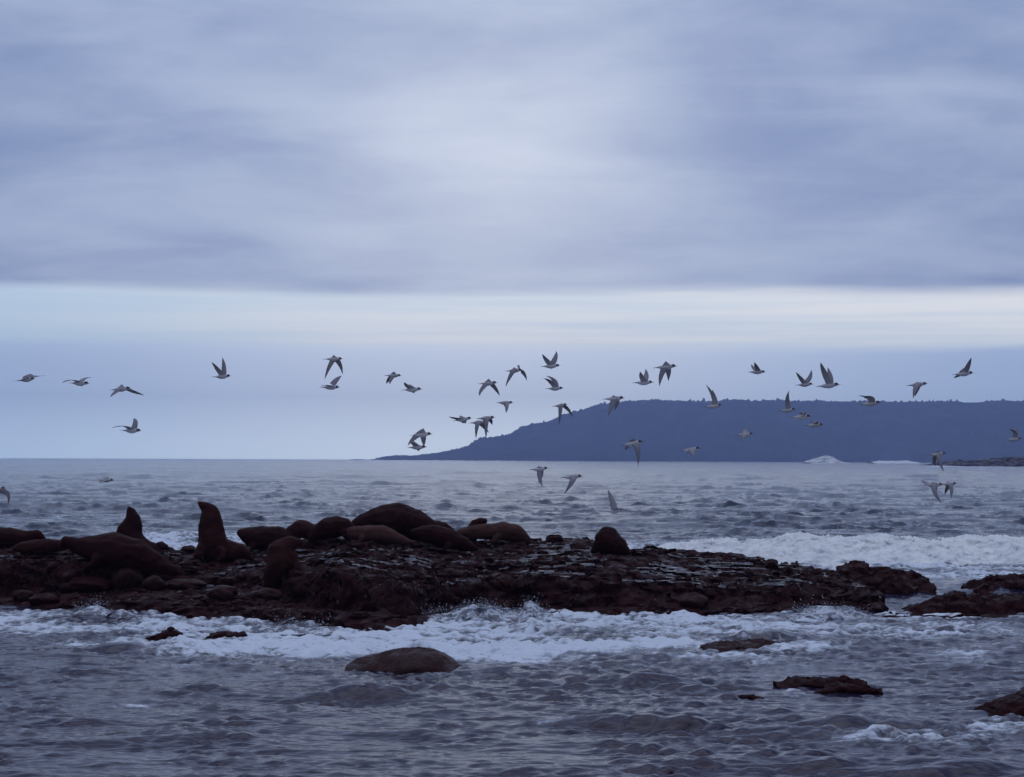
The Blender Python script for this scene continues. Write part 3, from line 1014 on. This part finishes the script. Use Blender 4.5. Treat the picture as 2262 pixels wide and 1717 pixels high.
roll('breaking_wave', [(1440, 1212), (1480, 1204), (1530, 1200), (1600, 1195), (1660, 1192), (1700, 1187), (1740, 1177), (1770, 1175), (1800, 1183), (1830, 1180), (1880, 1184), (1930, 1180),
      (1990, 1184), (2060, 1188), (2110, 1192), (2170, 1184), (2230, 1183), (2300, 1185), (2450, 1190), (2600, 1205)], 1243, 5.5, M_foam,
     'long white breaking wave rolling in behind the right half of the reef', amp=0.06, step=0.06, drops=1600, k=1.0)
roll('surge_wave', [(885, 1372), (925, 1358), (960, 1352), (990, 1346), (1030, 1334), (1060, 1327), (1085, 1330), (1110, 1343), (1140, 1350), (1157, 1338), (1163, 1324), (1180, 1330), (1200, 1342), (1225, 1352)], 1368, 1.3, M_surge,
     'foaming surge climbing the front of the reef at the middle', amp=0.07, step=0.03, drops=700)
roll('surge_wave', [(150, 1352), (180, 1344), (205, 1336), (225, 1331), (240, 1338), (252, 1348)], 1356, 0.9, M_surge,
     'small splash against the boulders at the left front of the reef', amp=0.05, step=0.03, drops=200)
roll('surge_wave', [(1740, 1356), (1770, 1346), (1800, 1340), (1840, 1341), (1880, 1342), (1905, 1350), (1930, 1358)], 1364, 1.0, M_surge,
     'low foaming surge in front of the right end of the reef', amp=0.06, step=0.03, drops=250)
roll('surge_wave', [(560, 1376), (580, 1371), (610, 1378), (640, 1374), (680, 1382), (728, 1378), (740, 1388)], 1392, 0.7, M_surge,
     'ragged white froth along the low shelf below the hunched sea lion', amp=0.05, step=0.03, drops=150)
roll('distant_breaker', [(1784, 1021), (1796, 1017), (1804, 1014), (1810, 1012), (1818, 1010), (1826, 1010), (1832, 1011), (1840, 1012), (1847, 1015), (1850, 1017), (1858, 1021)], 1024, 120, M_foam,
     'small white plume of a wave bursting far off below the headland', amp=1.3, step=0.8, drops=700, k=12)
roll('distant_breaker', [(1920, 1020.5), (1945, 1017.5), (1975, 1018), (2000, 1017), (2022, 1020.5)], 1024, 60, M_foam,
     'thin white line of surf far off, left of the distant reef', amp=0.6, step=1.2, k=10)

# ------------------------------------------------------------------ headland
HL = np.array([(840, 1014), (852, 1013), (859, 1007), (880, 1006), (912, 1006.5), (933, 1004), (967, 1001), (1004, 993.6), (1030, 988), (1049, 976), (1065, 970), (1100, 963.8),
 (1128, 960), (1156, 943), (1176, 937), (1206, 931.5), (1228, 925), (1250, 915.8), (1268, 910), (1294, 903.4), (1313, 896), (1340, 892.5), (1381, 886.6), (1455, 883.6),
 (1524, 886), (1555, 888.3), (1582, 886.5), (1607, 883.4), (1626, 883), (1646, 888.3), (1703, 885), (1772, 887.4), (1867, 886), (1999, 888.8), (2067, 887.7), (2120, 889.8),
 (2213, 886.7), (2262, 885.6), (2500, 884), (2900, 890), (3600, 905)], float)
DH = 5400.0
T_h = Tile(512, 2600, band(60, 700, 1.6), 51)
T_t = Tile(1024, 1500, band(6, 50, 0.9), 52)
xs = np.concatenate([np.arange(-420, 1700, 4.0), np.arange(1700, 3300, 16.0)])
ds = np.concatenate([np.arange(4300, 5100, 15.0), np.arange(5100, 5480, 6.0), np.arange(5480, 6600, 60.0)])
Xg, Dg_ = np.meshgrid(xs, ds)
sxg = W / 2 + F * Xg / DH
top = CAMH + DH * (horizon(sxg) - np.interp(sxg, HL[:, 0], HL[:, 1])) / F
top = np.where(sxg < 858, -20, top)
shore = 4560 + 260 * (1 - sm(900, 2000, sxg)) + np.clip(60 * T_h.samp(Xg, Xg * 0 + 100), -150, 150)
q = np.clip((Dg_ - shore) / (DH - shore), 0, 1)
prof = np.where(Dg_ < DH, np.sin(q * np.pi / 2) ** 0.85, 1 - 0.25 * sm(DH, 6600, Dg_))
valley = T_h.samp(Xg, Dg_ * 0.5)
Zg = (top - 4) * (prof * (1 - 0.10 * np.abs(valley) * (1 - sm(DH - 140, DH - 20, Dg_)))) + T_t.samp(Xg, Dg_) * 2.2 * (0.9 + 0.7 * np.clip(T_h.samp(Xg * 3, Dg_ * 3), -1, 2)) * np.clip(top / 40, 0.1, 1) + 2.0
Zg = np.where(Dg_ < shore, -6, Zg)
V = np.stack([Xg, Dg_, Zg], -1).reshape(-1, 3)
f = grid_faces(len(ds), len(xs), Zg > -5)
V, f = compact(V, f)
hill = link_mesh('headland', mesh_from('headland', V, f, True, M_hill))
tag(hill, 'long flat topped forested headland fading blue beyond the sea', kind='structure')

# ------------------------------------------------------------------ haze
bm = bmesh.new()
bmesh.ops.create_cube(bm, size=1.0)
me = bpy.data.meshes.new('haze')
bm.to_mesh(me); bm.free()
haze = link_mesh('haze', me)
haze.scale = (40000, 7000, 240)
haze.location = (0, 7000 / 2 - 300, 230 - 120)
mh = bpy.data.materials.new('haze')
mh.use_nodes = True
for n in list(mh.node_tree.nodes):
    mh.node_tree.nodes.remove(n)
th = NT(mh.node_tree)
oh = th.n('ShaderNodeOutputMaterial')
pv = th.n('ShaderNodeVolumePrincipled')
pv.inputs['Color'].default_value = (0.47, 0.60, 1.0, 1)
pv.inputs['Density'].default_value = 0.00018
pv.inputs['Anisotropy'].default_value = 0.6
th.link(pv.outputs[0], oh.inputs['Volume'])
me.materials.append(mh)
tag(haze, 'thin blue sea air', kind='stuff')

# ------------------------------------------------------------------ terns
# bill tip, tail tip, near wing (wrist, tip), far wing (wrist, tip), label
BIRDS = [
 ((79, 837), (40, 842), ((50, 840), (30, 844)), ((82, 831), (98, 829)), 'tern gliding with wings spread flat, first from the left edge'),
 ((200, 848), (152, 846), ((163, 838), (143, 847)), ((183, 836), (195, 832)), 'tern with half raised wings, second from the left edge'),
 ((291, 858), (244, 862), ((262, 867), (250, 878)), ((290, 860), (312, 872)), 'tern with drooped wings above the lowest bird at the left'),
 ((315, 952), (266, 951), ((281, 939), (251, 946)), ((306, 929), (291, 924)), 'lowest tern at the left, one wing kinked up above its back'),
 ((512, 831), (469, 833), ((485, 813), (471, 801)), ((500, 808), (489, 789)), 'tern flying alone with both wings straight up, left of the stacked pair'),
 ((758, 793), (716, 794), ((733, 808), (718, 838)), ((755, 799), (755, 826)), 'tern with both wings hanging down, upper bird of the touching pair left of centre'),
 ((752, 856), (708, 856), ((728, 851), (712, 854)), ((748, 840), (752, 829)), 'lower tern of the touching pair left of centre, one wing hooked up'),
 ((888, 830), (850, 830), ((867, 839), (863, 850)), ((862, 838), (853, 847)), 'small tern with short lowered wings, left of the one with a hunched wing'),
 ((934, 860), (888, 862), ((903, 852), (896, 846)), ((911, 852), (903, 848)), 'tern with hunched half folded wings, lower right of a small tern'),
 ((1100, 846), (1057, 848), ((1067, 861), (1060, 875)), ((1098, 854), (1104, 873)), 'tern with wings arched down left of the high arched one'),
 ((1044, 924), (1001, 930), ((1014, 924), (992, 921)), ((1024, 921), (1016, 917)), 'flat gliding tern just left of the two overlapping ones above the headland tip'),
 ((1095, 923), (1052, 925), ((1079, 935), (1074, 970)), ((1089, 928), (1087, 938)), 'upper of two overlapping terns above the sloping end of the headland'),
 ((1077, 932), (1036, 935), ((1058, 940), (1052, 969)), ((1073, 939), (1079, 955)), 'lower of two overlapping terns above the sloping end of the headland'),
 ((956, 959), (907, 962), ((919, 970), (903, 984)), ((941, 970), (935, 986)), 'upper tern of the stacked pair low over the tip of the headland'),
 ((944, 988), (900, 989), ((912, 975), (905, 983)), ((917, 978), (912, 972)), 'lower tern of the stacked pair low over the tip of the headland'),
 ((1156, 818), (1116, 820), ((1133, 828), (1117, 855)), ((1161, 817), (1164, 841)), 'tern with wings arched wide in a hoop, left of the highest bird'),
 ((1239, 808), (1195, 810), ((1211, 794), (1198, 784)), ((1234, 790), (1230, 775)), 'highest tern near the centre, wings up in a V'),
 ((1246, 858), (1206, 859), ((1220, 839), (1199, 837)), ((1232, 836), (1207, 830)), 'tern with raised wings bent flat backwards, right below the highest one'),
 ((1135, 890), (1096, 890), ((1125, 898), (1118, 913)), ((1123, 896), (1121, 907)), 'slim tern with one lowered wing between the overlapping pair and the headland crest'),
 ((1254, 894), (1221, 898), ((1242, 908), (1235, 939)), ((1258, 899), (1266, 921)), 'tern with drooping wings whose tip crosses the rising edge of the headland'),
 ((1445, 845), (1398, 846), ((1421, 832), (1413, 823)), ((1436, 829), (1429, 814)), 'tern with wings raised in a V, left neighbour of a bird with lowered wings'),
 ((1497, 809), (1444, 813), ((1466, 826), (1456, 854)), ((1486, 818), (1480, 840)), 'large tern with both wings swept down, high above the headland crest'),
 ((1381, 880), (1332, 882), ((1357, 898), (1343, 920)), ((1372, 887), (1360, 906)), 'pale tern with lowered wings right at the left end of the flat headland top'),
 ((1597, 896), (1554, 899), ((1583, 877), (1559, 850)), ((1587, 881), (1576, 860)), 'tern with one tall slanting wing crossing the headland skyline, middle one of such birds'),
 ((1423, 976), (1371, 984), ((1416, 988), (1408, 1030)), ((1393, 986), (1385, 994)), 'tern with a long dark wing hanging past the foot of the headland'),
 ((1549, 991), (1502, 997), ((1532, 999), (1532, 1010)), ((1536, 997), (1520, 1001)), 'pale tern gliding low before the foot of the headland'),
 ((1693, 822), (1652, 822), ((1674, 811), (1663, 802)), ((1671, 813), (1664, 804)), 'small tern with short raised wings alone above the headland top'),
 ((1797, 849), (1758, 851), ((1771, 834), (1756, 823)), ((1797, 832), (1795, 817)), 'tern with a wide V of wings, left bird of the pair above the headland'),
 ((1856, 850), (1804, 854), ((1823, 818), (1809, 803)), ((1842, 829), (1833, 811)), 'large tern with broad raised wings, right bird of the pair above the headland'),
 ((1759, 905), (1719, 908), ((1742, 884), (1740, 865)), ((1748, 890), (1743, 870)), 'tern with wings straight up crossing the skyline below the pair'),
 ((1793, 921), (1744, 922), ((1779, 909), (1768, 916)), ((1783, 909), (1772, 913)), 'tern with cupped wings against the headland, directly right of one with upright wings'),
 ((1820, 939), (1778, 940), ((1804, 930), (1792, 937)), ((1808, 929), (1796, 932)), 'lowest right of three terns stepping down across the headland'),
 ((1666, 959), (1622, 962), ((1647, 964), (1633, 974)), ((1652, 950), (1666, 948)), 'pale tern gliding flat before the middle of the headland'),
 ((1948, 890), (1895, 894), ((1929, 874), (1895, 877)), ((1932, 876), (1901, 873)), 'tern on the headland skyline with its wing bent flat back'),
 ((2050, 848), (2003, 852), ((2024, 858), (2012, 881)), ((2036, 858), (2029, 874)), 'tern with lowered wings above the right part of the headland'),
 ((2152, 824), (2105, 828), ((2140, 810), (2138, 792)), ((2121, 832), (2113, 834)), 'tern at upper right with a single wing straight up'),
 ((2258, 970), (2221, 972), ((2249, 953), (2226, 949)), ((2252, 951), (2236, 946)), 'tern cut close by the right edge, against the headland'),
 ((2092, 1002), (2050, 1006), ((2076, 1016), (2080, 1041)), ((2070, 1012), (2072, 1030)), 'tern just above the distant reef with its wings straight down'),
 ((2086, 1071), (2037, 1072), ((2063, 1082), (2074, 1111)), ((2051, 1068), (2043, 1061)), 'left tern of the low pair over open water at the right'),
 ((2114, 1069), (2076, 1070), ((2105, 1080), (2096, 1101)), ((2098, 1081), (2092, 1092)), 'right tern of the low pair over open water at the right'),
 ((1213, 1035), (1169, 1038), ((1195, 1051), (1199, 1076)), ((1202, 1050), (1190, 1068)), 'pale tern with broad hanging wings over the water, just under the horizon near the centre'),
 ((1289, 1053), (1237, 1055), ((1272, 1064), (1246, 1091)), ((1276, 1057), (1262, 1062)), 'tern with one dark slanting wing over the water right of the pale broad winged one'),
 ((1379, 1127), (1336, 1131), ((1371, 1119), (1396, 1131)), ((1359, 1104), (1344, 1082)), 'lowest tern, skimming the water with one wing up and one reaching forward'),
 ((14, 1079), (-30, 1081), ((2, 1092), (-6, 1112)), ((25, 1086), (15, 1116)), 'tern cut off by the left edge low over the water'),
 ((253, 1062), (213, 1060), ((232, 1066), (222, 1065)), ((238, 1056), (228, 1054)), 'pale tern skimming the water at the left, above the small upright sea lion'),
]


def tern(spec, i):
    bill, tail, near, far_, label = spec
    Lpx = math.hypot(bill[0] - tail[0], bill[1] - tail[1])
    Lpx = min(max(Lpx, 38), 54)
    d = F * 0.47 / Lpx
    if i == 42: d = 36.0
    pb, pt = P(bill[0], bill[1], d), P(tail[0], tail[1], d)
    yaw = random.uniform(-0.35, 0.35)
    pb[1] += 0.2 * yaw; pt[1] -= 0.2 * yaw
    ax = pb - pt
    L = np.linalg.norm(ax)
    a = ax / L
    up = np.array([0, 0, 1.0]); up -= a * up.dot(a); up /= np.linalg.norm(up)
    rt = np.cross(a, up)          # towards the camera for a bird flying right
    if rt[1] > 0: rt = -rt
    V, Fc, C = [], [], []
    white, grey, dgrey, black = (0.72, 0.68, 0.72), (0.38, 0.36, 0.43), (0.17, 0.15, 0.2), (0.012, 0.012, 0.02)
    # body, lathed: (t along, half width, half height, centre lift)
    prof = [(0.0, .010, .003, .000), (0.05, .020, .005, .000), (0.14, .020, .010, .002), (0.22, .026, .020, .000), (0.33, .040, .038, -.004), (0.45, .050, .050, -.006),
            (0.57, .052, .053, -.004), (0.67, .044, .046, .000), (0.74, .033, .036, .006), (0.785, .031, .034, .011), (0.83, .032, .034, .013), (0.87, .026, .027, .012), (0.90, .013, .014, .008), (0.905, .001, .001, .007)]
    NS = 12
    for (t_, hw, hh, cz) in prof:
        c = pt + a * (t_ * L) + up * cz
        for j in range(NS):
            th_ = 2 * math.pi * j / NS
            V.append(c + rt * hw * math.cos(th_) + up * hh * math.sin(th_))
            s_ = math.sin(th_)
            if t_ >= 0.775 and s_ > -0.1: C.append(black)
            elif t_ < 0.16: C.append(grey if s_ > 0 else dgrey)
            else: C.append(grey if (s_ > 0.55 and t_ < 0.7) else white)
    for r_ in range(len(prof) - 1):
        for j in range(NS):
            j2 = (j + 1) % NS
            Fc.append([r_ * NS + j, r_ * NS + j2, (r_ + 1) * NS + j2, (r_ + 1) * NS + j])
    Fc.append(list(range(NS))[::-1])
    # forked tail
    for sgn in (-1, 1):
        n0 = len(V)
        q = [pt + a * 0.10 * L + rt * sgn * 0.022, pt + a * 0.10 * L, pt + a * 0.02 * L + rt * sgn * 0.004, pt - a * 0.03 * L + rt * sgn * 0.034]
        for z_ in (0.003, -0.003):
            for v in q:
                V.append(v + up * z_); C.append(grey)
        Fc += [[n0, n0 + 1, n0 + 2, n0 + 3], [n0 + 7, n0 + 6, n0 + 5, n0 + 4]] + [[n0 + k_, n0 + 4 + k_, n0 + 4 + (k_ + 1) % 4, n0 + (k_ + 1) % 4] for k_ in range(4)]
    # wings
    sh0 = pt + a * 0.70 * L + up * 0.02
    for (wr, tp), sgn in ((near, 1), (far_, -1)):
        sh = sh0 + rt * 0.03 * sgn
        la, lh = 0.19, 0.34
        pw = P(wr[0], wr[1], d); pp = P(tp[0], tp[1], d)
        v1 = pw - sh; v1[1] = 0
        dep = math.sqrt(max(la ** 2 - v1[0] ** 2 - v1[2] ** 2, 0.03 ** 2))
        pw = np.array([pw[0], sh[1] - sgn * dep, pw[2]])
        v2 = pp - pw; 
        dep2 = math.sqrt(max(lh ** 2 - v2[0] ** 2 - v2[2] ** 2, 0.02 ** 2))
        pp = np.array([pp[0], pw[1] - sgn * dep2 * 0.55, pp[2]])
        # spanwise stations along a smooth leading edge
        nst, nch = 11, 5
        st = []
        for k_ in range(nst):
            u = k_ / (nst - 1)
            ctrl = pw + (pw - (sh + pp) / 2) * 0.35
            lead = sh * (1 - u) ** 2 + ctrl * 2 * u * (1 - u) + pp * u ** 2
            st.append(lead)
        n0 = len(V)
        for k_ in range(nst):
            u = k_ / (nst - 1)
            tan = st[min(k_ + 1, nst - 1)] - st[max(k_ - 1, 0)]
            tan /= np.linalg.norm(tan) + 1e-9
            back = -a - tan * (-a).dot(tan)
            nb_ = np.linalg.norm(back)
            alt = np.cross(tan, rt * sgn); alt /= np.linalg.norm(alt) + 1e-9
            if alt.dot(-a) < 0: alt = -alt
            back = back / nb_ if nb_ > 0.35 else (back + alt * 0.5)
            back /= np.linalg.norm(back)
            back = back + tan * (0.9 * u); back /= np.linalg.norm(back)
            chord = 0.125 * (1 - 0.15 * u) * (1 - u ** 2.6) + 0.006
            nrm = np.cross(tan, back); nrm /= np.linalg.norm(nrm) + 1e-9
            if nrm.dot(up) < 0: nrm = -nrm
            for m_ in range(nch):
                s_ = m_ / (nch - 1)
                thk = (0.010 * (1 - 0.7 * u)) * (1 - s_) + 0.0012
                cam_ = 0.012 * math.sin(math.pi * s_) * (1 - u)
                p = st[k_] + back * chord * s_ + nrm * cam_
                V.append(p + nrm * thk / 2); C.append(tuple(np.array(grey) * (1 - 0.45 * u)) if s_ < 0.9 else dgrey)
                V.append(p - nrm * thk / 2); C.append(tuple(np.array((0.48, 0.44, 0.48)) * (1 - 0.5 * u)))
        w_ = nch * 2
        for k_ in range(nst - 1):
            for m_ in range(nch - 1):
                b0 = n0 + k_ * w_ + m_ * 2
                Fc.append([b0, b0 + 2, b0 + 2 + w_, b0 + w_])
                Fc.append([b0 + 1, b0 + 1 + w_, b0 + 3 + w_, b0 + 3])
            b0 = n0 + k_ * w_
            Fc.append([b0, b0 + w_, b0 + w_ + 1, b0 + 1])
            b0 = n0 + k_ * w_ + (nch - 1) * 2
            Fc.append([b0, b0 + 1, b0 + w_ + 1, b0 + w_])
    org = pt + a * 0.5 * L
    me = mesh_from('tern', np.array(V) - org, Fc, True, M_bird)
    ca = me.color_attributes.new('plumage', 'FLOAT_COLOR', 'POINT')
    ca.data.foreach_set('color', np.array([list(c) + [1.0] for c in C], dtype=np.float32).ravel())
    o = link_mesh('tern', me)
    o.location = org
    tag(o, label, 'bird', 'terns flying to the right over the water')
    # bill
    V2, F2 = [], []
    for (t_, r_) in ((0.875, 0.0085), (0.92, 0.007), (0.96, 0.005), (1.0, 0.001)):
        c = pt + a * t_ * L + up * (0.008 - 0.014 * max(0, t_ - 0.9) * 5) - org
        for j in range(6):
            th_ = math.pi * j / 3
            V2.append(c + rt * r_ * 0.7 * math.cos(th_) + up * r_ * math.sin(th_))
    for r_ in range(3):
        for j in range(6):
            F2.append([r_ * 6 + j, r_ * 6 + (j + 1) % 6, (r_ + 1) * 6 + (j + 1) % 6, (r_ + 1) * 6 + j])
    link_mesh('bill', mesh_from('bill', V2, F2, True, M_bill), o)


for i, s in enumerate(BIRDS):
    tern(s, i)
